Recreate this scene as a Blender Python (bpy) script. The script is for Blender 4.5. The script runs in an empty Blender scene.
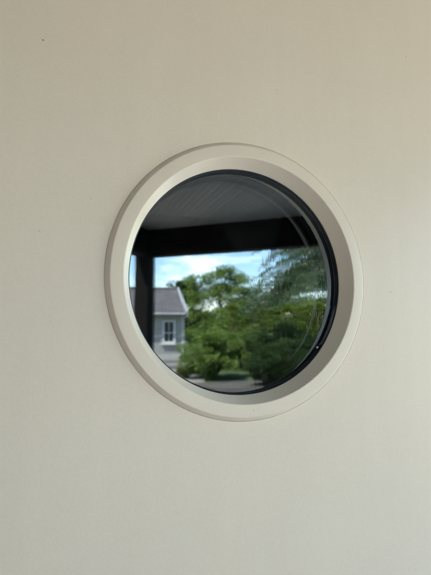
import bpy, bmesh, math, random
import numpy as np
from mathutils import Vector, Matrix

R = math.radians
rng = np.random.default_rng(7)
random.seed(7)
sc = bpy.context.scene
C = sc.collection

ZC = 1.622            # height of the window centre
SUN_ROT, SUN_EL = -66.0, 54.0

# ------------------------------------------------------------------ helpers
def link(name, bm_or_mesh, mat, parent=None, smooth=False):
    if isinstance(bm_or_mesh, bmesh.types.BMesh):
        me = bpy.data.meshes.new(name)
        bm_or_mesh.normal_update()
        bm_or_mesh.to_mesh(me)
        bm_or_mesh.free()
    else:
        me = bm_or_mesh
    me.name = name
    if mat is not None:
        me.materials.append(mat)
    if smooth:
        me.polygons.foreach_set('use_smooth', [True] * len(me.polygons))
    o = bpy.data.objects.new(name, me)
    C.objects.link(o)
    if parent is not None:
        o.parent = parent
    return o

def thing(name, label, cat, loc=(0, 0, 0), rz=0.0, group=None):
    o = bpy.data.objects.new(name, None)
    o.empty_display_size = 0.1
    C.objects.link(o)
    o.location = loc
    o.rotation_euler = (0, 0, rz)
    o['label'] = label
    o['category'] = cat
    if group:
        o['group'] = group
    return o

def tag(o, label=None, cat=None, group=None, kind=None):
    if label: o['label'] = label
    if cat: o['category'] = cat
    if group: o['group'] = group
    if kind: o['kind'] = kind
    return o

def box(bm, x0, x1, y0, y1, z0, z1, bev=0.0, mtx=None):
    r = bmesh.ops.create_cube(bm, size=1.0)
    vs = r['verts']
    for v in vs:
        v.co = Vector(((x0 + x1) / 2 + v.co.x * (x1 - x0), (y0 + y1) / 2 + v.co.y * (y1 - y0), (z0 + z1) / 2 + v.co.z * (z1 - z0)))
    if bev > 0:
        es = list({e for v in vs for e in v.link_edges})
        rb = bmesh.ops.bevel(bm, geom=es, offset=bev, segments=2, affect='EDGES', profile=0.5)
        vs = list({v for f in rb['faces'] for v in f.verts} | {v for v in vs if v.is_valid})
    if mtx is not None:
        bmesh.ops.transform(bm, matrix=mtx, verts=vs)
    return vs

def prism(bm, pts, z0, z1):
    lo = [bm.verts.new((x, y, z0)) for x, y in pts]
    hi = [bm.verts.new((x, y, z1)) for x, y in pts]
    n = len(pts)
    bm.faces.new(list(reversed(lo)))
    bm.faces.new(hi)
    for i in range(n):
        bm.faces.new([lo[i], lo[(i + 1) % n], hi[(i + 1) % n], hi[i]])
    bmesh.ops.recalc_face_normals(bm, faces=bm.faces[:])

def tube(bm, path, r0, r1, seg=8):
    """tapering tube through a list of points"""
    path = [Vector(p) for p in path]
    n = len(path)
    rings = []
    for i, p in enumerate(path):
        d = (path[min(i + 1, n - 1)] - path[max(i - 1, 0)]).normalized()
        a = d.orthogonal().normalized()
        b = d.cross(a)
        rr = r0 + (r1 - r0) * i / (n - 1)
        rings.append([bm.verts.new(p + (a * math.cos(t) + b * math.sin(t)) * rr) for t in [2 * math.pi * k / seg for k in range(seg)]])
    for i in range(n - 1):
        # align rings
        A, B = rings[i], rings[i + 1]
        s = min(range(seg), key=lambda q: (A[0].co - path[i]).angle((B[q].co - path[i + 1]), 0))
        B = B[s:] + B[:s]
        rings[i + 1] = B
        for k in range(seg):
            bm.faces.new([A[k], A[(k + 1) % seg], B[(k + 1) % seg], B[k]])
    bm.faces.new(rings[-1])
    bm.faces.new(list(reversed(rings[0])))

def lathe(bm, prof, n=256, closed=True):
    """turn a profile of (radius, y) round the window axis (Y)"""
    rings = []
    for r, y in prof:
        rings.append([bm.verts.new((r * math.cos(2 * math.pi * k / n), y, r * math.sin(2 * math.pi * k / n))) for k in range(n)])
    m = len(prof)
    for i in range(m if closed else m - 1):
        A, B = rings[i], rings[(i + 1) % m]
        for k in range(n):
            bm.faces.new([A[k], A[(k + 1) % n], B[(k + 1) % n], B[k]])
    bmesh.ops.recalc_face_normals(bm, faces=bm.faces[:])

def smooth_angle(o, ang=35):
    me = o.data
    me.polygons.foreach_set('use_smooth', [True] * len(me.polygons))
    bm = bmesh.new(); bm.from_mesh(me)
    for e in bm.edges:
        if len(e.link_faces) == 2 and e.calc_face_angle(0) > R(ang):
            e.smooth = False
    bm.to_mesh(me); bm.free()

def rounded(prof, rad, seg=4):
    """round the corners of a closed profile"""
    out = []
    n = len(prof)
    for i in range(n):
        p = Vector(prof[i]); a = Vector(prof[i - 1]); b = Vector(prof[(i + 1) % n])
        rr = min(rad, (a - p).length * .45, (b - p).length * .45)
        s = p + (a - p).normalized() * rr
        e = p + (b - p).normalized() * rr
        for k in range(seg + 1):
            t = k / seg
            out.append(tuple(s * (1 - t) ** 2 + p * 2 * t * (1 - t) + e * t * t))
    return out

# ------------------------------------------------------------------ materials
def mat(name):
    m = bpy.data.materials.new(name)
    m.use_nodes = True
    nt = m.node_tree
    return m, nt, nt.nodes['Principled BSDF'], nt.nodes['Material Output']

def nd(nt, t, **kw):
    n = nt.nodes.new(t)
    for k, v in kw.items():
        if k in ('operation', 'blend_type', 'data_type', 'noise_dimensions', 'feature', 'interpolation', 'offset', 'distance'):
            try:
                setattr(n, k, v); continue
            except Exception:
                pass
        n.inputs[k].default_value = v
    return n

def ramp(nt, pts, interp='LINEAR'):
    n = nt.nodes.new('ShaderNodeValToRGB')
    n.color_ramp.interpolation = interp
    el = n.color_ramp.elements
    while len(el) < len(pts):
        el.new(0.5)
    for e, (p, c) in zip(el, pts):
        e.position = p
        e.color = c if len(c) == 4 else (*c, 1)
    return n

def noisy(name, c0, c1, scale, rough=0.7, bump=0.0, bump_scale=None, detail=5, coord='Object', stretch=(1, 1, 1), spec=0.4):
    m, nt, p, out = mat(name)
    L = nt.links.new
    tc = nt.nodes.new('ShaderNodeTexCoord')
    mp = nd(nt, 'ShaderNodeMapping', Scale=stretch)
    L(tc.outputs[coord], mp.inputs['Vector'])
    n = nd(nt, 'ShaderNodeTexNoise', Scale=scale, Detail=detail, Roughness=0.6)
    L(mp.outputs[0], n.inputs['Vector'])
    r = ramp(nt, [(0.3, c0), (0.7, c1)])
    L(n.outputs[0], r.inputs[0])
    L(r.outputs[0], p.inputs['Base Color'])
    p.inputs['Roughness'].default_value = rough
    p.inputs['Specular IOR Level'].default_value = spec
    if bump:
        n2 = nd(nt, 'ShaderNodeTexNoise', Scale=bump_scale or scale * 4, Detail=4)
        L(mp.outputs[0], n2.inputs['Vector'])
        b = nd(nt, 'ShaderNodeBump', Strength=bump, Distance=0.01)
        L(n2.outputs[0], b.inputs['Height'])
        L(b.outputs[0], p.inputs['Normal'])
    return m

def paint_material(name, base, specks=(), rough=0.42, smudge=0.0):
    """satin cream paint: faint mottling, orange peel, dirt specks of their own shape"""
    m, nt, p, out = mat(name)
    L = nt.links.new
    tc = nt.nodes.new('ShaderNodeTexCoord')
    co = tc.outputs['Object']
    big = nd(nt, 'ShaderNodeTexNoise', Scale=2.6, Detail=4, Roughness=0.6)
    L(co, big.inputs['Vector'])
    hue = nd(nt, 'ShaderNodeTexNoise', Scale=5.0, Detail=3, Roughness=0.5)
    off = nd(nt, 'ShaderNodeMapping', Location=(3.1, 7.7, 1.3))
    L(co, off.inputs['Vector']); L(off.outputs[0], hue.inputs['Vector'])
    b = base
    r1 = ramp(nt, [(0.3, (b[0] * .965, b[1] * .965, b[2] * .955)), (0.7, (b[0] * 1.02, b[1] * 1.02, b[2] * 1.02))])
    L(big.outputs[0], r1.inputs[0])
    r2 = ramp(nt, [(0.35, (0.992, 1.0, 1.0)), (0.65, (1.008, .998, 0.994))])
    L(hue.outputs[0], r2.inputs[0])
    mx = nd(nt, 'ShaderNodeMix', data_type='RGBA', blend_type='MULTIPLY')
    mx.inputs['Factor'].default_value = 1
    L(r1.outputs[0], mx.inputs['A']); L(r2.outputs[0], mx.inputs['B'])
    # fine grain of dust caught in the paint
    gr = nd(nt, 'ShaderNodeTexNoise', Scale=420.0, Detail=3, Roughness=0.7)
    L(co, gr.inputs['Vector'])
    r3 = ramp(nt, [(0.25, (.955, .955, .95)), (0.75, (1.03, 1.03, 1.03))])
    L(gr.outputs[0], r3.inputs[0])
    mx2 = nd(nt, 'ShaderNodeMix', data_type='RGBA', blend_type='MULTIPLY')
    mx2.inputs['Factor'].default_value = 1
    L(mx.outputs['Result'], mx2.inputs['A']); L(r3.outputs[0], mx2.inputs['B'])
    sv = nd(nt, 'ShaderNodeMapping', Scale=(26, 1, 1.6), Rotation=(0, R(4), 0)); L(co, sv.inputs['Vector'])
    sn = nd(nt, 'ShaderNodeTexNoise', Scale=1.0, Detail=5, Roughness=0.65); L(sv.outputs[0], sn.inputs['Vector'])
    sr = ramp(nt, [(0.3, (.985, .985, .985)), (0.7, (1.012, 1.010, 1.006))]); L(sn.outputs[0], sr.inputs[0])
    mx3 = nd(nt, 'ShaderNodeMix', data_type='RGBA', blend_type='MULTIPLY'); mx3.inputs['Factor'].default_value = 1
    L(mx2.outputs['Result'], mx3.inputs['A']); L(sr.outputs[0], mx3.inputs['B'])
    col = mx3.outputs['Result']
    warp = nd(nt, 'ShaderNodeTexNoise', Scale=260.0, Detail=2)
    L(co, warp.inputs['Vector'])
    wsub = nd(nt, 'ShaderNodeVectorMath', operation='SUBTRACT'); wsub.inputs[1].default_value = (.5, .5, .5)
    L(warp.outputs['Color'], wsub.inputs[0])
    wscl = nd(nt, 'ShaderNodeVectorMath', operation='SCALE'); wscl.inputs['Scale'].default_value = 0.0026
    L(wsub.outputs[0], wscl.inputs[0])
    wadd = nd(nt, 'ShaderNodeVectorMath', operation='ADD')
    L(co, wadd.inputs[0]); L(wscl.outputs[0], wadd.inputs[1])
    for (x, y, z, rad, dark) in specks:
        d = nd(nt, 'ShaderNodeVectorMath', operation='DISTANCE')
        L(wadd.outputs[0], d.inputs[0]); d.inputs[1].default_value = (x, y, z)
        mr = nd(nt, 'ShaderNodeMapRange')
        mr.inputs['From Min'].default_value = rad * .45; mr.inputs['From Max'].default_value = rad * 1.15
        mr.inputs['To Min'].default_value = dark; mr.inputs['To Max'].default_value = 0
        L(d.outputs['Value'], mr.inputs['Value'])
        mm = nd(nt, 'ShaderNodeMix', data_type='RGBA')
        L(mr.outputs[0], mm.inputs['Factor']); L(col, mm.inputs['A'])
        mm.inputs['B'].default_value = (.06, .05, .04, 1)
        col = mm.outputs['Result']
    L(col, p.inputs['Base Color'])
    rr = ramp(nt, [(0.3, (rough - .04,) * 3), (0.7, (rough + .06,) * 3)])
    L(big.outputs[0], rr.inputs[0]); L(rr.outputs[0], p.inputs['Roughness'])
    p.inputs['Specular IOR Level'].default_value = 0.45
    n2 = nd(nt, 'ShaderNodeTexNoise', Scale=210.0, Detail=3, Roughness=0.55)
    L(co, n2.inputs['Vector'])
    n3 = nd(nt, 'ShaderNodeTexNoise', Scale=7.0, Detail=2)
    L(co, n3.inputs['Vector'])
    b1 = nd(nt, 'ShaderNodeBump', Strength=0.10, Distance=0.001)
    L(n2.outputs[0], b1.inputs['Height'])
    b2 = nd(nt, 'ShaderNodeBump', Strength=0.10, Distance=0.006)
    L(n3.outputs[0], b2.inputs['Height']); L(b1.outputs[0], b2.inputs['Normal'])
    L(b2.outputs[0], p.inputs['Normal'])
    return m

def glass_material(name, refl, ripple, tint, specks=False, seed=0.0):
    """thin pane: coated mirror share at the surface, the rest seen through"""
    m, nt, p, out = mat(name)
    nt.nodes.remove(p)
    L = nt.links.new
    tc = nt.nodes.new('ShaderNodeTexCoord')
    # rolled-glass waves, stronger towards the window's right half
    mp = nd(nt, 'ShaderNodeMapping', Location=(seed, seed * 2, 0), Scale=(95, 1, 15))
    L(tc.outputs['Object'], mp.inputs['Vector'])
    w = nd(nt, 'ShaderNodeTexNoise', Scale=1.0, Detail=2.0, Roughness=0.5)
    L(mp.outputs[0], w.inputs['Vector'])
    mpb = nd(nt, 'ShaderNodeMapping', Location=(seed + 4, 0, 2), Scale=(260, 1, 40))
    L(tc.outputs['Object'], mpb.inputs['Vector'])
    wf = nd(nt, 'ShaderNodeTexNoise', Scale=1.0, Detail=1.0)
    L(mpb.outputs[0], wf.inputs['Vector'])
    sep = nt.nodes.new('ShaderNodeSeparateXYZ'); L(tc.outputs['Object'], sep.inputs[0])
    side = nd(nt, 'ShaderNodeMapRange', **{'From Min': -0.07, 'From Max': 0.13, 'To Min': 0.08, 'To Max': 1.0}); side.interpolation_type = 'SMOOTHSTEP'
    L(sep.outputs['X'], side.inputs['Value'])
    fsc = nd(nt, 'ShaderNodeMath', operation='MULTIPLY'); fsc.inputs[1].default_value = 0.035
    L(wf.outputs[0], fsc.inputs[0])
    sm = nd(nt, 'ShaderNodeMath', operation='ADD'); L(w.outputs[0], sm.inputs[0]); L(fsc.outputs[0], sm.inputs[1])
    st = nd(nt, 'ShaderNodeMath', operation='MULTIPLY'); L(sm.outputs[0], st.inputs[0]); L(side.outputs[0], st.inputs[1])
    bp = nd(nt, 'ShaderNodeBump', Strength=1.0, Distance=ripple)
    L(st.outputs[0], bp.inputs['Height'])
    gl = nd(nt, 'ShaderNodeBsdfGlossy', Roughness=0.0)
    gl.inputs['Color'].default_value = (0.97, 1.0, 1.0, 1)
    L(bp.outputs[0], gl.inputs['Normal'])
    tr = nt.nodes.new('ShaderNodeBsdfTransparent'); tr.inputs['Color'].default_value = (*tint, 1)
    lw = nt.nodes.new('ShaderNodeFresnel'); lw.inputs['IOR'].default_value = 1.5
    ad = nd(nt, 'ShaderNodeMath', operation='ADD'); ad.use_clamp = True
    L(lw.outputs[0], ad.inputs[0]); ad.inputs[1].default_value = refl
    mx = nt.nodes.new('ShaderNodeMixShader')
    L(ad.outputs[0], mx.inputs[0]); L(tr.outputs[0], mx.inputs[1]); L(gl.outputs[0], mx.inputs[2])
    last = mx.outputs[0]
    if specks:
        v = nd(nt, 'ShaderNodeTexVoronoi', Scale=26.0)
        L(tc.outputs['Object'], v.inputs['Vector'])
        sel = nd(nt, 'ShaderNodeSeparateColor'); L(v.outputs['Color'], sel.inputs[0])
        big = nd(nt, 'ShaderNodeMath', operation='GREATER_THAN'); L(sel.outputs[0], big.inputs[0]); big.inputs[1].default_value = 0.72
        rs = nd(nt, 'ShaderNodeMath', operation='MULTIPLY'); L(sel.outputs[1], rs.inputs[0]); rs.inputs[1].default_value = 0.028
        dot = nd(nt, 'ShaderNodeMath', operation='LESS_THAN'); L(v.outputs['Distance'], dot.inputs[0]); L(rs.outputs[0], dot.inputs[1])
        both = nd(nt, 'ShaderNodeMath', operation='MULTIPLY'); L(big.outputs[0], both.inputs[0]); L(dot.outputs[0], both.inputs[1])
        # a thin wiped film of dust
        fm = nd(nt, 'ShaderNodeMapping', Scale=(9, 1, 22), Rotation=(0, R(28), 0))
        L(tc.outputs['Object'], fm.inputs['Vector'])
        fn = nd(nt, 'ShaderNodeTexNoise', Scale=1.0, Detail=6, Roughness=0.65); L(fm.outputs[0], fn.inputs['Vector'])
        fr = nd(nt, 'ShaderNodeMapRange', **{'From Min': .45, 'From Max': .8, 'To Min': 0.0, 'To Max': 0.010}); L(fn.outputs[0], fr.inputs['Value'])
        ds = nd(nt, 'ShaderNodeMath', operation='MULTIPLY'); L(both.outputs[0], ds.inputs[0]); ds.inputs[1].default_value = 0.35
        # round mark left by a suction cup, and a smear above it
        for cx, cz, rad, amt in ((.022, .088, .050, .012), (-.045, .128, .030, .014)):
            dd = nd(nt, 'ShaderNodeVectorMath', operation='DISTANCE'); L(tc.outputs['Object'], dd.inputs[0]); dd.inputs[1].default_value = (cx, .0372, cz)
            dm = nd(nt, 'ShaderNodeMapRange', **{'From Min': rad * .9, 'From Max': rad, 'To Min': amt, 'To Max': 0.0}); L(dd.outputs['Value'], dm.inputs['Value'])
            da = nd(nt, 'ShaderNodeMath', operation='MULTIPLY_ADD'); L(dm.outputs[0], da.inputs[0]); L(fn.outputs[0], da.inputs[1]); L(fr.outputs[0], da.inputs[2])
            fr = da
        tot = nd(nt, 'ShaderNodeMath', operation='ADD'); L(ds.outputs[0], tot.inputs[0]); L(fr.outputs[0], tot.inputs[1])
        df = nt.nodes.new('ShaderNodeBsdfDiffuse'); df.inputs['Color'].default_value = (.55, .53, .48, 1)
        m2 = nt.nodes.new('ShaderNodeMixShader')
        L(tot.outputs[0], m2.inputs[0]); L(last, m2.inputs[1]); L(df.outputs[0], m2.inputs[2])
        last = m2.outputs[0]
    L(last, out.inputs['Surface'])
    return m

def leaf_material(name, c0, c1, scale=1.2):
    m, nt, p, out = mat(name)
    L = nt.links.new
    tc = nt.nodes.new('ShaderNodeTexCoord')
    n = nd(nt, 'ShaderNodeTexNoise', Scale=scale, Detail=4, Roughness=0.7)
    L(tc.outputs['Object'], n.inputs['Vector'])
    wn = nd(nt, 'ShaderNodeTexWhiteNoise'); wn.noise_dimensions = '3D'
    geo = nt.nodes.new('ShaderNodeNewGeometry')
    L(geo.outputs['Random Per Island'], n.inputs['Distortion'])
    mixv = nd(nt, 'ShaderNodeMath', operation='MULTIPLY_ADD'); mixv.inputs[1].default_value = 0.35
    L(geo.outputs['Random Per Island'], mixv.inputs[0]); 
    sh = nd(nt, 'ShaderNodeMath', operation='SUBTRACT'); L(n.outputs[0], sh.inputs[0]); sh.inputs[1].default_value = 0.17
    L(sh.outputs[0], mixv.inputs[2])
    r = ramp(nt, [(0.3, c0), (0.7, c1)])
    L(mixv.outputs[0], r.inputs[0])
    df = nt.nodes.new('ShaderNodeBsdfDiffuse'); L(r.outputs[0], df.inputs['Color'])
    tl = nt.nodes.new('ShaderNodeBsdfTranslucent')
    hs = nd(nt, 'ShaderNodeHueSaturation', Value=1.1, Saturation=1.15); hs.inputs['Hue'].default_value = 0.485
    L(r.outputs[0], hs.inputs['Color']); L(hs.outputs[0], tl.inputs['Color'])
    mx = nt.nodes.new('ShaderNodeMixShader'); mx.inputs[0].default_value = 0.5
    L(df.outputs[0], mx.inputs[1]); L(tl.outputs[0], mx.inputs[2])
    gl = nd(nt, 'ShaderNodeBsdfGlossy', Roughness=0.45); gl.inputs['Color'].default_value = (1, 1, 1, 1)
    m2 = nt.nodes.new('ShaderNodeMixShader'); m2.inputs[0].default_value = 0.012
    L(mx.outputs[0], m2.inputs[1]); L(gl.outputs[0], m2.inputs[2])
    L(m2.outputs[0], out.inputs['Surface'])
    nt.nodes.remove(wn)
    return m

# ------------------------------------------------------------------ world: sky and drifting cloud
w = bpy.data.worlds.new("World"); sc.world = w; w.use_nodes = True
nt = w.node_tree; L = nt.links.new
bg = nt.nodes['Background']
sky = nt.nodes.new('ShaderNodeTexSky'); sky.sky_type = 'NISHITA'; sky.sun_disc = False
sky.sun_elevation = R(SUN_EL); sky.sun_rotation = R(SUN_ROT); sky.altitude = 50; sky.air_density = 1.0; sky.dust_density = 0.4; sky.ozone_density = 1.6
tc = nt.nodes.new('ShaderNodeTexCoord')
sp = nt.nodes.new('ShaderNodeSeparateXYZ'); L(tc.outputs['Generated'], sp.inputs[0])
zz = nd(nt, 'ShaderNodeMath', operation='MAXIMUM'); L(sp.outputs['Z'], zz.inputs[0]); zz.inputs[1].default_value = 0.0
za = nd(nt, 'ShaderNodeMath', operation='ADD'); L(zz.outputs[0], za.inputs[0]); za.inputs[1].default_value = 0.14
dx = nd(nt, 'ShaderNodeMath', operation='DIVIDE'); L(sp.outputs['X'], dx.inputs[0]); L(za.outputs[0], dx.inputs[1])
dy = nd(nt, 'ShaderNodeMath', operation='DIVIDE'); L(sp.outputs['Y'], dy.inputs[0]); L(za.outputs[0], dy.inputs[1])
cb = nt.nodes.new('ShaderNodeCombineXYZ'); L(dx.outputs[0], cb.inputs[0]); L(dy.outputs[0], cb.inputs[1])
cl = nd(nt, 'ShaderNodeTexNoise', Scale=1.5, Detail=8, Roughness=0.58, Distortion=0.25)
cmap = nd(nt, 'ShaderNodeMapping', Location=(2.62, 0.75, 0)); L(cb.outputs[0], cmap.inputs['Vector']); L(cmap.outputs[0], cl.inputs['Vector'])
cr = ramp(nt, [(0.49, (0, 0, 0)), (0.80, (1, 1, 1))]); cr.color_ramp.interpolation = 'EASE'
L(cl.outputs[0], cr.inputs[0])
cm = nd(nt, 'ShaderNodeMix', data_type='RGBA')
cf = nd(nt, 'ShaderNodeMath', operation='MULTIPLY'); L(cr.outputs[0], cf.inputs[0]); cf.inputs[1].default_value = 0.58
hsv = nd(nt, 'ShaderNodeHueSaturation', Saturation=1.2, Value=1.0); L(sky.outputs[0], hsv.inputs['Color'])
L(cf.outputs[0], cm.inputs['Factor']); L(hsv.outputs[0], cm.inputs['A']); cm.inputs['B'].default_value = (15.5, 16.0, 16.8, 1)
L(cm.outputs['Result'], bg.inputs['Color'])
bg.inputs['Strength'].default_value = 0.12

sun = bpy.data.lights.new('sun', 'SUN'); sun.energy = 4.8; sun.angle = R(0.5); sun.color = (1.0, 0.965, 0.91)
so = bpy.data.objects.new('sun', sun); C.objects.link(so)
sd = Vector((math.sin(R(SUN_ROT)) * math.cos(R(SUN_EL)), math.cos(R(SUN_ROT)) * math.cos(R(SUN_EL)), math.sin(R(SUN_EL))))
so.rotation_euler = sd.to_track_quat('Z', 'Y').to_euler()
so.location = (-5, 6, 12)

# ------------------------------------------------------------------ the wall with its round opening
R1 = 0.2
specks = [(x, .008, ZC + z, r, d) for x, z, r, d in [
    (-.2932, .3082, .0013, .75), (.0532, .3030, .0013, .34), (.0536, .2990, .0010, .22), (.3155, .4160, .0012, .6), (.2933, .4685, .0014, .32),
    (.3135, .4690, .0010, .2), (.2623, -.0132, .0012, .55), (-.2892, .0503, .0011, .28), (-.2265, .0984, .0011, .26), (.1985, -.3037, .0012, .26),
    (.1632, -.4131, .0010, .3), (.2373, .2253, .0010, .22), (-.0098, .4035, .0010, .2), (-.3225, .3405, .0008, .22), (-.26, -.0757, .0008, .15)]]
M_wall = paint_material('cream_wall_paint', (.775, .632, .470), specks)
M_frame = paint_material('cream_frame_paint', (.775, .632, .470), [(.1064, .0070, .1768, .0024, .9), (.004, -.0002, -.1905, .0016, .25), (.012, -.0002, -.1880, .0010, .2), (-.15, -.0002, .118, .0010, .18)], rough=0.38)

def wall_sheet(bm, y, hole, x0, x1, z0, z1, n=256, flip=False):
    inner, outer = [], []
    for k in range(n):
        a = 2 * math.pi * k / n
        c, s = math.cos(a), math.sin(a)
        tx = (x1 if c > 0 else x0) / c if abs(c) > 1e-9 else 1e9
        tz = ((z1 - ZC) if s > 0 else (z0 - ZC)) / s if abs(s) > 1e-9 else 1e9
        t = min(tx, tz)
        inner.append(bm.verts.new((hole * c, y, ZC + hole * s)))
        outer.append(bm.verts.new((t * c, y, ZC + t * s)))
    # exact corners
    for cx in (x0, x1):
        for cz in (z0, z1):
            v = min(outer, key=lambda q: (q.co.x - cx) ** 2 + (q.co.z - cz) ** 2)
            v.co = (cx, y, cz)
    for k in range(n):
        f = [inner[k], inner[(k + 1) % n], outer[(k + 1) % n], outer[k]]
        bm.faces.new(f)
    return inner, outer

bm = bmesh.new()
WX0, WX1, WZ1 = -3.6, 4.2, 3.0
YW, YB = 0.008, 0.098
fi, fo = wall_sheet(bm, YW, 0.186, WX0, WX1, 0.0, WZ1)
bi, bo = wall_sheet(bm, YB, 0.186, WX0, WX1, 0.0, WZ1)
for k in range(256):
    k2 = (k + 1) % 256
    bm.faces.new([fi[k], fi[k2], bi[k2], bi[k]])
    bm.faces.new([fo[k], fo[k2], bo[k2], bo[k]])
bmesh.ops.recalc_face_normals(bm, faces=bm.faces[:])
wall = link('house_wall', bm, M_wall)
tag(wall, 'smooth cream painted wall with small dark specks around the round window', 'wall')

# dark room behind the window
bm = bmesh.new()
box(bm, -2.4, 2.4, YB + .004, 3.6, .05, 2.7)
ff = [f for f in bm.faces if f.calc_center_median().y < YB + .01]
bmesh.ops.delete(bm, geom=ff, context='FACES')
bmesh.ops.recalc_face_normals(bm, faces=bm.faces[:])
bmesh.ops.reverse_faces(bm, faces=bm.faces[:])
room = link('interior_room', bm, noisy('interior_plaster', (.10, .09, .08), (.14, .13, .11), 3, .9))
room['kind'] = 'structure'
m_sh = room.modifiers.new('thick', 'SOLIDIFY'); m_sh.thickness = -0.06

# ------------------------------------------------------------------ round window
win = thing('round_window', 'round porthole window with moulded cream surround and dark reflecting glass set in the cream wall', 'window', (0, 0, ZC))
# surround: chamfered outer edge, nearly flat face, flared reveal down to the rubber
prof = [(.2070, YW + .001), (.2068, YW - .0002), (.2010, .0006), (.2004, .0001), (.1996, -.0001), (.1989, -.0002), (.1840, -.0004), (.1832, -.0004), (.1826, -.0002), (.1821, .0003), (.1818, .0010), (.1730, .0254), (.1727, .0260), (.1727, .0270), (.1733, .0274), (.1850, .0274), (.1850, YW + .001)]
bm = bmesh.new(); lathe(bm, prof, 320)
fr = link('window_surround', bm, M_frame, win); smooth_angle(fr, 24)
# sealant line where the surround meets the wall
bm = bmesh.new(); lathe(bm, [(.2063, YW + .0004), (.2072, YW - .0004), (.2078, YW + .0004)], 256)
sl = link('sealant', bm, noisy('sealant_grey', (.26, .235, .19), (.46, .42, .33), 30, .8), win); smooth_angle(sl)

M_rub = noisy('black_rubber', (.005, .0055, .0055), (.010, .011, .011), 60, .38, .1, 300, spec=.3)
gp = [(.1732, .0276), (.1727, .0271), (.1716, .0272), (.1713, .0276), (.1713, .0284), (.1720, .0288), (.1718, .0294), (.1718, .0315), (.1713, .0318), (.1713, .0340), (.1708, .0344), (.1708, .0362), (.1712, .0366), (.1790, .0366), (.1790, .0276)]
bm = bmesh.new(); lathe(bm, gp, 320)
gk = link('outer_gasket', bm, M_rub, win); smooth_angle(gk, 50)
# pale bead added for the glint on the gasket low on the right
a0 = R(-38)
bm = bmesh.new()
bmesh.ops.create_icosphere(bm, subdivisions=3, radius=.0022)
for v in bm.verts: v.co = Vector((v.co.x, v.co.y * .6, v.co.z))
bmesh.ops.translate(bm, verts=bm.verts[:], vec=(.1704 * math.cos(a0), .0345, .1702 * math.sin(a0)))
bd = link('glint_bead', bm, noisy('glint_grey', (.45, .46, .46), (.6, .6, .6), 30, .2, spec=.8), win, True)
# added strip along the gasket there, its sheen put into a paler colour
bm = bmesh.new()
N = 40
rows = []
for i in range(N + 1):
    a = R(-36 + 24 * i / N); s = math.sin(math.pi * i / N) ** .6
    rows.append([bm.verts.new((r * math.cos(a), y, r * math.sin(a))) for r, y in
                 [(.1719, .0298), (.1713 - .0010 * s, .0300), (.1709 - .0016 * s, .0325), (.1707, .0358)]])
for i in range(N):
    for k in range(3):
        bm.faces.new([rows[i][k], rows[i + 1][k], rows[i + 1][k + 1], rows[i][k + 1]])
bmesh.ops.recalc_face_normals(bm, faces=bm.faces[:])
gs = link('gasket_sheen', bm, noisy('sheen_rubber', (.03, .033, .037), (.06, .066, .075), 90, .25, spec=.6), win, True)
sm_ = gs.modifiers.new('thick', 'SOLIDIFY'); sm_.thickness = .0008; sm_.offset = 0

def pane(name, rad, y, bow, material, rings=40, n=128):
    bm = bmesh.new()
    c = bm.verts.new((0, y + bow, 0))
    prev = None
    for i in range(1, rings + 1):
        r = rad * i / rings
        yy = y + bow * (1 - (r / rad) ** 2)
        ring = [bm.verts.new((r * math.cos(2 * math.pi * k / n), yy, r * math.sin(2 * math.pi * k / n))) for k in range(n)]
        for k in range(n):
            if prev is None:
                bm.faces.new([c, ring[k], ring[(k + 1) % n]])
            else:
                bm.faces.new([prev[k], ring[k], ring[(k + 1) % n], prev[(k + 1) % n]])
        prev = ring
    bmesh.ops.recalc_face_normals(bm, faces=bm.faces[:])
    return link(name, bm, material, win, True)

M_g1 = glass_material('outer_glass', 0.095, 0.00008, (.44, .46, .455), specks=True)
M_g2 = glass_material('inner_glass', 0.27, 0.00010, (.45, .47, .46), seed=5.3)
pane('glass_pane', .1733, .0372, -.00003, M_g1)
pane('glass_pane', .1733, .0585, .00014, M_g2)
# black spacer tunnel between the panes and the pale bead that holds the inner pane
bm = bmesh.new(); lathe(bm, [(.1735, .0378), (.1728, .0382), (.1735, .0430), (.1730, .0480), (.1736, .0530), (.1730, .0570), (.1735, .0596), (.1790, .0596), (.1790, .0378)], 256)
spc = link('spacer', bm, noisy('spacer_black', (.006, .006, .007), (.014, .014, .015), 60, .45), win); smooth_angle(spc, 40)
bm = bmesh.new(); lathe(bm, [(.1736, .0602), (.1724, .0599), (.1718, .0605), (.1718, .0640), (.1736, .0640)], 256)
bdd = link('inner_bead', bm, noisy('bead_aluminium', (.03, .03, .028), (.05, .05, .045), 40, .5), win); smooth_angle(bdd, 40)
bm = bmesh.new(); lathe(bm, [(.1736, .0642), (.1700, .0645), (.1690, .0900), (.1690, .1060), (.2050, .1060), (.2050, .1000), (.1850, .0995), (.1800, .0642)], 256)
inn = link('inner_surround', bm, M_rub, win); smooth_angle(inn, 40)

# ------------------------------------------------------------------ ground
M_grass = noisy('lawn', (.022, .042, .013), (.05, .078, .024), .7, .9, .5, 40, coord='Object')
bm = bmesh.new(); box(bm, -420, 420, -700, 160, -.4, -.004)
g = link('ground', bm, M_grass); g['kind'] = 'structure'

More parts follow.
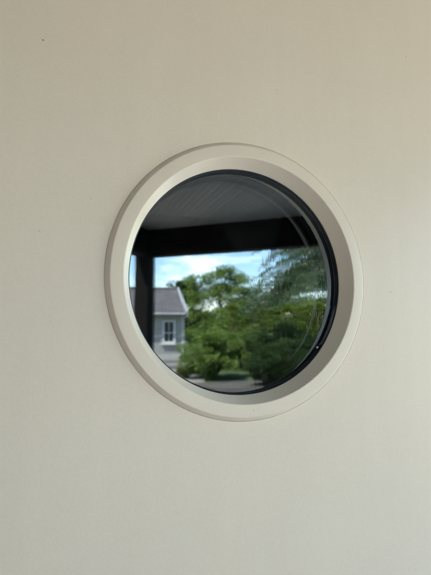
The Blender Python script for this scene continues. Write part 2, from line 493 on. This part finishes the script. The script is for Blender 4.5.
def slab_material(name, c0, c1, mortar, scale, bw, rh, rot=0.0):
    m, nt, p, out = mat(name); L = nt.links.new
    tc = nt.nodes.new('ShaderNodeTexCoord')
    mp = nd(nt, 'ShaderNodeMapping', Rotation=(0, 0, rot)); L(tc.outputs['Object'], mp.inputs['Vector'])
    b = nt.nodes.new('ShaderNodeTexBrick'); L(mp.outputs[0], b.inputs['Vector'])
    b.inputs['Color1'].default_value = (*c0, 1); b.inputs['Color2'].default_value = (*c1, 1); b.inputs['Mortar'].default_value = (*mortar, 1)
    b.inputs['Scale'].default_value = scale; b.inputs['Mortar Size'].default_value = .018; b.inputs['Brick Width'].default_value = bw; b.inputs['Row Height'].default_value = rh
    n = nd(nt, 'ShaderNodeTexNoise', Scale=2.2, Detail=6, Roughness=.7); L(tc.outputs['Object'], n.inputs['Vector'])
    r = ramp(nt, [(.3, (.72, .72, .72)), (.7, (1.12, 1.12, 1.1))]); L(n.outputs[0], r.inputs[0])
    mx = nd(nt, 'ShaderNodeMix', data_type='RGBA', blend_type='MULTIPLY'); mx.inputs['Factor'].default_value = 1
    L(b.outputs['Color'], mx.inputs['A']); L(r.outputs[0], mx.inputs['B']); L(mx.outputs['Result'], p.inputs['Base Color'])
    p.inputs['Roughness'].default_value = .85
    return m
M_slab = slab_material('paving_slabs', (.45, .44, .415), (.53, .52, .49), (.24, .22, .20), 1.0, .8, .4)
bm = bmesh.new(); prism(bm, [(-6, .15), (-6, -8.2), (6.9, -8.2), (7.2, -7.6), (9.5, -3.5), (9.5, .15)], -.10, .0)
pv = link('paved_terrace', bm, M_slab); pv['kind'] = 'structure'
M_tar = slab_material('dark_setts', (.055, .051, .045), (.078, .072, .063), (.025, .023, .02), 1.0, .55, .24)
bm = bmesh.new(); prism(bm, [(-6, -8.21), (-6, -11.1), (4.9, -11.1), (6.85, -8.21)], -.12, -.001)
pv3 = link('garden_path', bm, M_tar); pv3['kind'] = 'structure'
M_grav = noisy('gravel', (.13, .125, .115), (.22, .21, .195), 9, .95, .6, 60)
bm = bmesh.new(); prism(bm, [(1.4, -11.15), (3.5, -11.15), (5.4, -16.0), (-4.0, -16.4), (-4.0, -15.2), (2.6, -14.9)], -.10, .001)
pv2 = link('gravel_path', bm, M_grav); pv2['kind'] = 'structure'

# ------------------------------------------------------------------ covered porch: board ceiling, dark beams and posts
porch = thing('porch_roof', 'covered porch roof with board ceiling on dark beams and square posts, mirrored in the window glass', 'porch', (0, 0, 0))
PA, PB = Vector((0.65, -4.57)), Vector((2.60, -2.875))
PL, PRW = Vector((-2.6, -.02)), Vector((2.30, -.02))
def ceil_material():
    m, nt, p, out = mat('ceiling_boards'); L = nt.links.new
    tc = nt.nodes.new('ShaderNodeTexCoord'); sp = nt.nodes.new('ShaderNodeSeparateXYZ'); L(tc.outputs['Object'], sp.inputs[0])
    k = nd(nt, 'ShaderNodeMath', operation='DIVIDE'); L(sp.outputs['X'], k.inputs[0]); k.inputs[1].default_value = 0.058
    fl = nd(nt, 'ShaderNodeMath', operation='FLOOR'); L(k.outputs[0], fl.inputs[0])
    wn = nt.nodes.new('ShaderNodeTexWhiteNoise'); wn.noise_dimensions = '1D'; L(fl.outputs[0], wn.inputs['W'])
    mp = nd(nt, 'ShaderNodeMapping', Scale=(30, 2.0, 1)); L(tc.outputs['Object'], mp.inputs['Vector'])
    n = nd(nt, 'ShaderNodeTexNoise', Scale=1.0, Detail=5); L(mp.outputs[0], n.inputs['Vector'])
    a = nd(nt, 'ShaderNodeMath', operation='ADD'); L(wn.outputs['Value'], a.inputs[0]); L(n.outputs[0], a.inputs[1])
    r = ramp(nt, [(.4, (.40, .40, .37)), (1.6, (.60, .60, .56))]); 
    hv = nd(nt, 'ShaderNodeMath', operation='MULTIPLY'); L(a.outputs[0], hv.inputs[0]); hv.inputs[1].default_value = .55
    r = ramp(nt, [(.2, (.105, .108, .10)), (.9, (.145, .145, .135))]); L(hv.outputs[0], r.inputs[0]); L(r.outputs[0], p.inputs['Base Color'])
    p.inputs['Roughness'].default_value = .6
    return m
# each board is modelled with a V groove between neighbours, clipped to the porch outline
poly = [PL, PA, PB, PRW]
def yspan(x):
    ys = []
    for i in range(4):
        a, b = poly[i], poly[(i + 1) % 4]
        if (a.x - x) * (b.x - x) < 0:
            t = (x - a.x) / (b.x - a.x); ys.append(a.y + t * (b.y - a.y))
    return (min(ys), max(ys)) if len(ys) >= 2 else None
bm = bmesh.new()
bw = .058; gv = .004
x = -2.6
while x < 2.60:
    xa, xb = x, min(x + bw, 2.60)
    xs = [xa, xa + gv, xb - gv, xb]
    zs = [2.730, 2.720, 2.720, 2.730]
    sp_ = [yspan(min(max(q, -2.5995), 2.5995)) for q in xs]
    if all(sp_):
        lo = [bm.verts.new((q, s[0], z)) for q, s, z in zip(xs, sp_, zs)]
        hi = [bm.verts.new((q, s[1], z)) for q, s, z in zip(xs, sp_, zs)]
        for i in range(3):
            bm.faces.new([lo[i], lo[i + 1], hi[i + 1], hi[i]])
    x += bw
bmesh.ops.recalc_face_normals(bm, faces=bm.faces[:])
for f in bm.faces:
    if f.normal.z > 0: f.normal_flip()
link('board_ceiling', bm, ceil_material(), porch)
def off(p, d): return (p[0] + d[0], p[1] + d[1])
M_dark = noisy('dark_stained_timber', (.005, .0048, .0045), (.010, .009, .0085), 5, .7, .3, 40, stretch=(1, 1, .15), spec=.04)
M_side = noisy('light_block_brown', (.085, .07, .055), (.15, .125, .10), 5, .7, .3, 40, stretch=(1, 1, .15), spec=.2)
bm = bmesh.new(); prism(bm, [(PL.x - .25, PL.y), (PA.x - .05, PA.y - .25), (PB.x + .2, PB.y - .1), (PRW.x + .25, PRW.y)], 2.735, 2.92)
link('roof_deck', bm, M_dark, porch)
def beam(p, q, wd, z0, z1, name='beam'):
    d = (q - p); ln = d.length; ang = math.atan2(d.y, d.x)
    bm = bmesh.new(); box(bm, 0, ln, -wd / 2, wd / 2, z0, z1, .006)
    o = link(name, bm, M_dark, porch); o.location = (p.x, p.y, 0); o.rotation_euler = (0, 0, ang)
    return o
u = (PB - PA).normalized()
# unseen boarded screen, added to cut the light from the porch's left
sw0, sw1 = PL, PL.lerp(PA, .60)
dv = sw1 - sw0
bm = bmesh.new()
nb = 24
for i in range(nb):
    box(bm, .02 + i * dv.length / nb, .02 + (i + 1) * dv.length / nb - .012, -.028, .02, .02, 2.395)
box(bm, .02, dv.length, -.05, -.0285, .015, 2.39)
o = link('side_light_block', bm, M_side, porch); o.location = (sw0.x, sw0.y, 0); o.rotation_euler = (0, 0, math.atan2(dv.y, dv.x))
beam(PA + u * .095, PB - u * .095, .15, 2.40, 2.719)
ul = (PL - PA).normalized()
beam(PA + ul * .10, PL - ul * .1, .15, 2.40, 2.719)
ur = (PRW - PB).normalized()
beam(PB + ur * .10, PRW - ur * .03, .15, 2.40, 2.719)
for p_ in (PA, PB):
    bm = bmesh.new(); box(bm, -.09, .09, -.09, .09, .0, 2.7195, .006)
    o = link('post', bm, M_dark, porch); o.location = (p_.x, p_.y, 0); o.rotation_euler = (0, 0, math.atan2(u.y, u.x))
    bm = bmesh.new(); box(bm, -.11, .11, -.11, .11, .0005, .03, .004)
    b_ = link('post_shoe', bm, noisy('zinc', (.3, .3, .31), (.4, .4, .41), 20, .5), o)

# ------------------------------------------------------------------ the small house across the garden
HR = R(8)
house = thing('garden_house', 'small pale boarded house with dark roof, mirrored at the left of the glass', 'house', (4.40, -16.75, 0), HR)
def boards(name, c, pitch):
    m, nt, p, out = mat(name); L = nt.links.new
    tc = nt.nodes.new('ShaderNodeTexCoord'); sp = nt.nodes.new('ShaderNodeSeparateXYZ'); L(tc.outputs['Object'], sp.inputs[0])
    k = nd(nt, 'ShaderNodeMath', operation='DIVIDE'); L(sp.outputs['Z'], k.inputs[0]); k.inputs[1].default_value = pitch
    fc = nd(nt, 'ShaderNodeMath', operation='FRACT'); L(k.outputs[0], fc.inputs[0])
    b = nd(nt, 'ShaderNodeBump', Strength=.6, Distance=.03); L(fc.outputs[0], b.inputs['Height']); L(b.outputs[0], p.inputs['Normal'])
    n = nd(nt, 'ShaderNodeTexNoise', Scale=1.5, Detail=5); L(tc.outputs['Object'], n.inputs['Vector'])
    r = ramp(nt, [(.3, tuple(q * .86 for q in c)), (.7, c)]); L(n.outputs[0], r.inputs[0]); L(r.outputs[0], p.inputs['Base Color'])
    p.inputs['Roughness'].default_value = .6
    return m
M_wb = boards('white_cladding', (.33, .322, .30), .16)
M_trim = noisy('white_trim', (.46, .46, .445), (.54, .54, .525), 6, .5)
M_verge = noisy('verge_metal', (.20, .22, .235), (.28, .30, .315), 5, .55)
HL, HD, EZ, RZ = 7.0, 6.0, 2.23, 3.36
bm = bmesh.new()
v = [bm.verts.new(c) for c in [(-HL, 0, 0), (0, 0, 0), (0, 0, EZ), (-HL, 0, EZ), (-HL, -HD, 0), (0, -HD, 0), (0, -HD, EZ), (-HL, -HD, EZ), (0, -HD / 2, RZ - .06), (-HL, -HD / 2, RZ - .06)]]
for f in [(0, 1, 2, 3), (5, 4, 7, 6), (1, 5, 6, 8, 2), (4, 0, 3, 9, 7), (0, 4, 5, 1)]:
    bm.faces.new([v[i] for i in f])
bmesh.ops.recalc_face_normals(bm, faces=bm.faces[:])
link('house_body', bm, M_wb, house)
for cx in (-HL, 0):
    bm = bmesh.new(); box(bm, cx - .07, cx + .015, -.06, .025, .05, EZ - .04, .004)
    link('corner_board', bm, M_trim, house)
# tiled roof, courses stepped
def tile_mat():
    m, nt, p, out = mat('grey_roof_tiles'); L = nt.links.new
    tc = nt.nodes.new('ShaderNodeTexCoord')
    wv = nt.nodes.new('ShaderNodeTexWave'); wv.bands_direction = 'X'; wv.inputs['Scale'].default_value = 2.2; L(tc.outputs['Object'], wv.inputs['Vector'])
    n = nd(nt, 'ShaderNodeTexNoise', Scale=2.5, Detail=6); L(tc.outputs['Object'], n.inputs['Vector'])
    r = ramp(nt, [(.3, (.055, .052, .053)), (.7, (.092, .086, .086))]); L(n.outputs[0], r.inputs[0]); L(r.outputs[0], p.inputs['Base Color'])
    b = nd(nt, 'ShaderNodeBump', Strength=.5, Distance=.04); L(wv.outputs[0], b.inputs['Height']); L(b.outputs[0], p.inputs['Normal'])
    p.inputs['Roughness'].default_value = .75
    return m
bm = bmesh.new()
sl_len = math.hypot(HD / 2, RZ - EZ); nrow = 14
for sgn in (1, -1):
    for i in range(nrow):
        t0, t1 = i / nrow, (i + 1) / nrow
        def pt(t, lift):
            # t = 0 at the eave edge (with overhang) .. 1 at the ridge
            yy = .35 * (1 - t) - (HD / 2) * t
            zz = (EZ - .35 * (RZ - EZ) / (HD / 2)) * (1 - t) + RZ * t + lift
            return (yy if sgn == 1 else -HD - yy, zz)
        y0, z0 = pt(t0, .032); y1, z1 = pt(t1 + (.02 if i < nrow - 1 else 0), .014)
        y2, z2 = pt(t0, .0); y3, z3 = pt(t1, -.03)
        q = [(y0, z0), (y1, z1), (y3, z3), (y2, z2)]
        a = [bm.verts.new((-HL - .2, yy, zz)) for yy, zz in q]; b = [bm.verts.new((.02, yy, zz)) for yy, zz in q]
        for k in range(4):
            bm.faces.new([a[k], a[(k + 1) % 4], b[(k + 1) % 4], b[k]])
        bm.faces.new(a); bm.faces.new(list(reversed(b)))
bmesh.ops.recalc_face_normals(bm, faces=bm.faces[:])
roof = link('roof', bm, tile_mat(), house)
bm = bmesh.new(); tube(bm, [(-HL - .2, -HD / 2, RZ + .02), (.02, -HD / 2, RZ + .02)], .09, .09, 10)
link('ridge_tile', bm, bpy.data.materials['grey_roof_tiles'], roof)
# pale verge boards along both gable ends
for gx in (.024, -HL - .305):
    for sgn in (1, -1):
        bm = bmesh.new()
        ea = (.38, EZ - .35 * (RZ - EZ) / (HD / 2) - .03); eb = (-HD / 2, RZ + .0)
        pts = [(ea[0], ea[1] - .10), (ea[0], ea[1] + .13), (eb[0], eb[1] + .13), (eb[0], eb[1] - .10)]
        pts = [(y_ if sgn == 1 else -HD - y_, z_) for y_, z_ in pts]
        a = [bm.verts.new((gx, *q)) for q in pts]; b = [bm.verts.new((gx + .10, *q)) for q in pts]
        for k in range(4):
            bm.faces.new([a[k], a[(k + 1) % 4], b[(k + 1) % 4], b[k]])
        bm.faces.new(a); bm.faces.new(b)
        bmesh.ops.recalc_face_normals(bm, faces=bm.faces[:])
        link('verge_board', bm, M_verge, roof)
bm = bmesh.new(); tube(bm, [(-HL - .2,   .40, EZ - .14), (.02, .40, EZ - .15)], .045, .045, 10)
link('gutter', bm, noisy('gutter_metal', (.22, .23, .24), (.3, .31, .32), 8, .4), roof)
# windows
M_hg, nt_, p_, o_ = mat('house_glass'); p_.inputs['Base Color'].default_value = (.02, .03, .028, 1); p_.inputs['Roughness'].default_value = .04; p_.inputs['Specular IOR Level'].default_value = .6
M_cur = noisy('pale_curtain', (.42, .43, .42), (.6, .6, .58), 4, .9, stretch=(6, 1, .4))
for wx in (-.62, -3.4, -5.6):
    bm = bmesh.new()
    w2, wz0, wz1, t = .27, .88, 1.84, .085
    box(bm, wx - w2, wx - w2 + t, .004, .06, wz0, wz1); box(bm, wx + w2 - t, wx + w2, .004, .06, wz0, wz1)
    box(bm, wx - w2 + t, wx + w2 - t, .004, .058, wz1 - t, wz1); box(bm, wx - w2 + t, wx + w2 - t, .004, .058, wz0, wz0 + t)
    wf = link('window', bm, M_trim, house)
    bm = bmesh.new(); box(bm, wx - w2 + t, wx + w2 - t, .006, .022, wz0 + t, wz1 - t); link('pane', bm, M_hg, wf)
    bm = bmesh.new(); box(bm, wx - .013, wx + .013, .024, .045, wz0 + t, wz1 - t); box(bm, wx - w2 + t, wx - .014, .024, .044, 1.30, 1.325); box(bm, wx + .014, wx + w2 - t, .024, .044, 1.30, 1.325)
    link('glazing_bar', bm, M_trim, wf)
    bm = bmesh.new(); box(bm, wx - w2 - .04, wx + w2 + .04, .004, .11, wz0 - .045, wz0 - .003); link('sill', bm, M_trim, wf)
bm = bmesh.new(); box(bm, -HL - .01, .02, -HD, .02, -.05, .42, .01)
link('plinth', bm, noisy('grey_plinth', (.28, .28, .27), (.36, .36, .34), 4, .9), house)
# step in front of it
M_stone = noisy('pale_stone', (.12, .12, .115), (.19, .19, .18), 3, .85, .4, 30)
st = thing('stone_steps', 'two pale stone slab steps in front of the small white house', 'steps', (4.40, -16.75, 0), HR)
bm = bmesh.new(); box(bm, -2.6, .1, .02, .95, 0, .30, .02); link('step', bm, M_stone, st)
bm = bmesh.new(); box(bm, -2.9, .45, .952, 1.75, 0, .15, .02); link('step', bm, M_stone, st)

# ------------------------------------------------------------------ plants
def leaf_mesh(name, pts, dirs, length, width, droop=0.0):
    """many small folded leaf faces: pts N x 3, dirs N x 3 (leaf axis)"""
    n = len(pts)
    d = dirs / (np.linalg.norm(dirs, axis=1, keepdims=True) + 1e-9)
    rnd = rng.normal(size=(n, 3)); s = np.cross(d, rnd); s /= (np.linalg.norm(s, axis=1, keepdims=True) + 1e-9)
    ln = (length * rng.uniform(.6, 1.3, n))[:, None]; wd = (width * rng.uniform(.7, 1.25, n))[:, None]
    tip = pts + d * ln; tip[:, 2] -= droop * ln[:, 0]
    mid = pts + d * ln * .45
    V = np.stack([pts, mid + s * wd * .5, tip, mid - s * wd * .5], 1).reshape(-1, 3)
    me = bpy.data.meshes.new(name)
    me.vertices.add(4 * n); me.vertices.foreach_set('co', V.astype(np.float32).ravel())
    me.loops.add(4 * n); me.loops.foreach_set('vertex_index', np.arange(4 * n, dtype=np.int32))
    me.polygons.add(n); me.polygons.foreach_set('loop_start', np.arange(0, 4 * n, 4, dtype=np.int32)); me.polygons.foreach_set('loop_total', np.full(n, 4, dtype=np.int32))
    me.update(calc_edges=True); me.validate()
    return me

def unit(n):
    v = rng.normal(size=(n, 3)); return v / np.linalg.norm(v, axis=1, keepdims=True)

def crown_points(blobs, n, clump=.16, nclump=60, inner=.35):
    """leaf clumps on and in a set of ellipsoids (centre, radii)"""
    vol = np.array([b[1][0] * b[1][1] * b[1][2] for b in blobs]) ** .67; vol /= vol.sum()
    cs = []; 
    for b, f in zip(blobs, vol):
        k = max(4, int(nclump * f)); uu = unit(k); rr = (inner + (1 - inner) * rng.uniform(0, 1, k) ** .5)[:, None]
        cs.append(np.array(b[0]) + uu * rr * np.array(b[1]))
    cs = np.concatenate(cs)
    idx = rng.integers(0, len(cs), n); size = rng.uniform(.6, 1.5, len(cs)) * clump
    o = unit(n) * (rng.uniform(0, 1, n) ** .45)[:, None] * size[idx][:, None] * np.array([1.15, 1.15, .75])
    return cs[idx] + o, o, cs

def limbs(bm, root, top, targets, r):
    tube(bm, [root, (np.array(root) * .6 + np.array(top) * .4) + np.array((.05, .04, 0)), top], r, r * .45, 9)
    for t in targets:
        t = np.array(t); f = rng.uniform(.35, .95)
        s = np.array(root) * (1 - f) + np.array(top) * f
        m = s * .5 + t * .5 + np.array((0, 0, .12)) * np.linalg.norm(t - s)
        tube(bm, [s, m, t], r * .32 * (1.2 - f * .5), r * .06, 6)

M_bark = noisy('bark', (.05, .042, .032), (.12, .10, .08), 6, .95, .6, 30)
L_mid = leaf_material('leaf_mid', (.060, .110, .026), (.14, .20, .055), .9)
L_light = leaf_material('leaf_light', (.085, .145, .034), (.17, .25, .070), .9)
L_dark = leaf_material('leaf_dark', (.018, .042, .014), (.050, .088, .028), 1.1)
L_blue = leaf_material('leaf_bluish', (.030, .062, .030), (.085, .13, .065), 1.1)
L_hedge = leaf_material('leaf_hedge', (.075, .125, .022), (.155, .215, .045), 1.0)
L_brown = leaf_material('leaf_brownish', (.050, .070, .022), (.125, .135, .045), 1.6)
L_gold = leaf_material('leaf_gold', (.07, .085, .025), (.16, .17, .055), 2.0)

def tree(name, label, loc, blobs, n, ll, lw, lm, trunk_h, tr, group, clump, nclump, cat='tree', inner=.35):
    o = thing(name, label, cat, loc, 0, group)
    global rng
    rng = np.random.default_rng(int(abs(loc[0] * 100) + abs(loc[1] * 10)))
    P, D, cs = crown_points(blobs, n, clump, nclump, inner)
    link('crown', leaf_mesh('crown', P, D + unit(n) * .25 * clump, ll, lw, .25), lm, o)
    bm = bmesh.new()
    top = np.array((0, 0, trunk_h))
    pick = cs[rng.permutation(len(cs))[:26]]
    limbs(bm, (0, 0, -.05), top, pick, tr)
    link('trunk', bm, M_bark, o, True)
    return o
GT = 'trees across the garden'
tree('fruit_tree', 'tall airy light green tree mirrored in the middle of the window glass', (9.2, -25.8, 0),
     [((0, 0, 3.0), (2.4, 2.2, 1.4)), ((-1.35, 0, 4.05), (1.15, 1.1, .95)), ((0.1, .2, 4.4), (1.2, 1.2, .95)), ((1.35, .3, 4.1), (1.2, 1.2, .95)), ((0.2, 0, 1.4), (2.3, 2, 1.0)), ((.5, .2, 5.25), (.6, .5, .4)), ((1.5, .2, 4.95), (.55, .5, .35)), ((2.3, .3, 2.6), (.9, 1, 1.0))],
     36000, .12, .058, L_light, 3.9, .16, GT, .34, 210)
tree('round_tree', 'dense rounded dark green tree behind the ridge of the small house', (7.55, -29.2, 0),
     [((0, 0, 3.3), (1.25, 1.3, 1.45)), ((-.3, 0, 2.0), (1.5, 1.4, 1.2)), ((1.3, 0, 1.7), (1.4, 1.3, 1.4)), ((.5, 0, 4.1), (.7, .7, .6))], 22000, .16, .09, L_dark, 3.2, .15, GT, .35, 90)
tree('pale_tree', 'pale yellow green tree low behind the airy tree and the leafy bush', (9.3, -21.4, 0),
     [((0, 0, 1.7), (1.5, 1.4, 1.1)), ((1.3, .2, 1.4), (1.2, 1.2, 1.0)), ((-1.2, 0, 1.5), (1.0, 1.1, 1.0))], 14000, .15, .08, L_light, 1.5, .11, GT, .33, 90)
tree('bushy_tree', 'bushy mid green tree far behind the hedge in the mirrored garden', (14.4, -25.5, 0),
     [((0, 0, 2.4), (2.6, 2.0, 1.3)), ((1.8, 0, 2.9), (1.8, 1.4, 1.2)), ((-1.9, 0, 2.3), (1.6, 1.4, 1.1)), ((0, 0, 1.2), (3, 2, 1.1))], 20000, .17, .09, L_mid, 1.8, .13, GT, .38, 100)
tree('small_tree', 'small dark tree standing between the airy tree and the hedge', (12.0, -28.2, 0),
     [((0, 0, 2.3), (1.5, 1.4, 1.3)), ((-.9, 0, 1.6), (1.2, 1.2, 1.1))], 9000, .17, .09, L_dark, 2.0, .12, GT, .38, 70)

# drooping tree near the porch: long hanging sprays
dr = thing('drooping_tree', 'large dark tree with drooping feathery sprays above the hedge, right side of the mirrored view', 'tree', (7.35, -10.3, 0), 0, GT)
bm = bmesh.new()
tube(bm, [(0, 0, -.05), (.05, -.05, 1.6), (-.05, .05, 3.6), (0, 0, 6.4)], .20, .05, 10)
P_, D_ = [], []
rng = np.random.default_rng(11)
for i in range(92):
    a = rng.uniform(0, 2 * math.pi) if 34 < i < 60 else rng.uniform(R(130), R(240)); z0 = rng.uniform(2.9, 5.6) if i < 60 else rng.uniform(2.7, 3.5); ln = rng.uniform(1.7, 3.7) * (1 - .07 * z0)
    pts = []
    for k in range(9):
        t = k / 8
        pts.append(np.array((math.cos(a) * ln * t, math.sin(a) * ln * t, z0 + .95 * t * ln * .35 - .62 * ln * t * t)))
    tube(bm, pts, .028, .004, 5)
    for k in range(30):
        t = rng.uniform(.15, 1.0); j = min(int(t * 8), 7); f = t * 8 - j
        b0 = pts[j] * (1 - f) + pts[j + 1] * f
        sl2 = rng.uniform(.22, .62); an = a + rng.normal() * .9
        m_ = 9
        for q in range(m_):
            s = (q + rng.uniform(0, 1)) / m_
            P_.append(b0 + np.array((math.cos(an) * sl2 * s * .75, math.sin(an) * sl2 * s * .75, -.55 * sl2 * s * s - .05 * s)) + rng.normal(size=3) * .015)
            D_.append(np.array((math.cos(an) * .8, math.sin(an) * .8, -.6)) + rng.normal(size=3) * .55)
link('trunk', bm, M_bark, dr, True)
P_ = np.array(P_); D_ = np.array(D_)
link('crown', leaf_mesh('crown', P_, D_, .12, .034, .2), L_blue, dr)

# clipped hedge behind
hd = thing('hedge', 'long clipped hedge with a bright yellow green top behind the dark shrubs', 'hedge', (6.55, -17.35, 0), math.atan2(2.6, 4.6))
HLN, HW, HH = 7.2, .9, 2.32
n = 26000
fz = rng.uniform(0, 1, n); px_ = rng.uniform(0, HLN, n); pick = rng.uniform(0, 1, n)
pw = rng.uniform(-HW / 2, HW / 2, n); 
top = pick < .42
py_ = np.where(top, pw, np.where(rng.uniform(0, 1, n) < .5, -HW / 2, HW / 2) + rng.normal(0, .05, n))
pz_ = np.where(top, HH + .06 * np.sin(px_ * 2.1) + .05 * np.sin(px_ * 5.3 + 1) + rng.normal(0, .06, n), fz * HH)
P = np.stack([px_, py_, pz_], 1)
D = np.stack([rng.normal(0, .5, n), np.sign(py_) * (~top) + rng.normal(0, .4, n), top * 1.0 + rng.normal(.2, .4, n)], 1)
link('foliage', leaf_mesh('foliage', P, D, .13, .07), L_hedge, hd)
bm = bmesh.new()
for i in range(22):
    xx = .15 + i * (HLN - .3) / 21
    for _ in range(5):
        tube(bm, [(xx, 0, 0), (xx + rng.normal() * .1, rng.normal() * .15, HH * .5), (xx + rng.normal() * .25, rng.normal() * .25, HH * .95)], .025, .006, 5)
link('stems', bm, M_bark, hd, True)

def shrub(name, label, loc, rx, ry, h, n, ll, lw, lm, group=None, clump=.16, cat='shrub', top_lm=None):
    global rng
    rng = np.random.default_rng(int(abs(loc[0] * 100) + abs(loc[1] * 10)))
    o = thing(name, label, cat, loc, 0, group)
    blobs = [((0, 0, h * .48), (rx, ry, h * .50))]
    for i in range(6):
        a = rng.uniform(0, 2 * math.pi)
        blobs.append(((math.cos(a) * rx * .55, math.sin(a) * ry * .55, h * rng.uniform(.4, .72)), (rx * .5, ry * .5, h * .28)))
    P, D, cs = crown_points(blobs, n, clump, int(90 * rx), .55)
    keep = P[:, 2] > .02
    P, D = P[keep], D[keep]
    link('foliage', leaf_mesh('foliage', P, D + unit(len(P)) * .06 + np.array((0, 0, .05)), ll, lw, .2), lm, o)
    bm = bmesh.new()
    for t in cs[rng.permutation(len(cs))[:22]]:
        tube(bm, [(t[0] * .12, t[1] * .12, -.03), (t[0] * .5, t[1] * .5, t[2] * .55), tuple(t)], .022, .005, 5)
    link('stems', bm, M_bark, o, True)
    return o
GS = 'shrubs along the gravel'
shrub('leafy_bush', 'big round leafy green bush standing before the small white house', (3.98, -11.9, 0), .95, .9, 1.50, 36000, .062, .030, L_light, GS)
shrub('dark_shrub', 'small rounded dark green shrub beside the big round leafy bush', (4.9, -9.85, 0), .55, .55, 1.15, 18000, .055, .026, L_dark, GS, .14)
shrub('dark_shrub', 'low dark green shrub at the right edge of the mirrored garden', (5.75, -9.35, 0), .75, .7, 1.45, 18000, .06, .028, L_dark, GS, .15)
shrub('dark_shrub', 'broad dark shrub growing directly in front of the hedge', (6.6, -12.6, 0), 1.1, .9, 1.75, 20000, .07, .034, L_dark, GS)
shrub('spreading_shrub', 'wide spreading green shrub behind the leafy bush, left of the hedge', (6.0, -14.2, 0), 1.1, .9, 1.6, 12000, .09, .045, L_mid, GS, .18)
shrub('border_plant', 'small yellowish plant at the foot of the leafy bush', (3.30, -12.3, 0), .30, .28, .38, 2200, .06, .025, L_gold, None, .09, 'plant')

# rough grass tufts along the edge of the gravel
n = 9000
gx = rng.uniform(1.0, 8.0, n); gy = rng.uniform(-22, -9.8, n)
keep = ~((gx < 2.9 + (-10.45 - gy) * .32) & (gy > -16.4)) & (gy < -13.2)
gx, gy = gx[keep], gy[keep]
P = np.stack([gx, gy, np.zeros(len(gx))], 1)
D = np.stack([rng.normal(0, .35, len(gx)), rng.normal(0, .35, len(gx)), np.ones(len(gx))], 1)
gr = link('grass', leaf_mesh('grass', P, D, .14, .022, .1), L_light)
tag(gr, 'rough green grass along the gravel path', 'grass', kind='stuff')

# ------------------------------------------------------------------ camera
cam = bpy.data.cameras.new('camera'); co = bpy.data.objects.new('camera', cam); C.objects.link(co)
cam.sensor_fit = 'VERTICAL'; cam.sensor_height = 36.0
cam.lens = 431.0 / 575.0 * 36.0
co.location = (-.254, -.578, ZC - .072)
yaw, pit = R(19.16), R(5.25)
f = Vector((math.sin(yaw) * math.cos(pit), math.cos(yaw) * math.cos(pit), math.sin(pit)))
co.rotation_euler = f.to_track_quat('-Z', 'Y').to_euler()
cam.clip_start = .02; cam.clip_end = 2000
cam.dof.use_dof = True; cam.dof.focus_distance = .66; cam.dof.aperture_fstop = 6.5
sc.camera = co

sc.view_settings.view_transform = 'Standard'
sc.view_settings.look = 'None'
sc.view_settings.exposure = 3.06
sc.view_settings.gamma = 1.0
sc.view_settings.use_curve_mapping = False
sc.render.engine = 'CYCLES'
sc.cycles.max_bounces = 10
sc.cycles.diffuse_bounces = 5
sc.cycles.transparent_max_bounces = 24
sc.cycles.sample_clamp_indirect = 6
sc.cycles.use_denoising = True
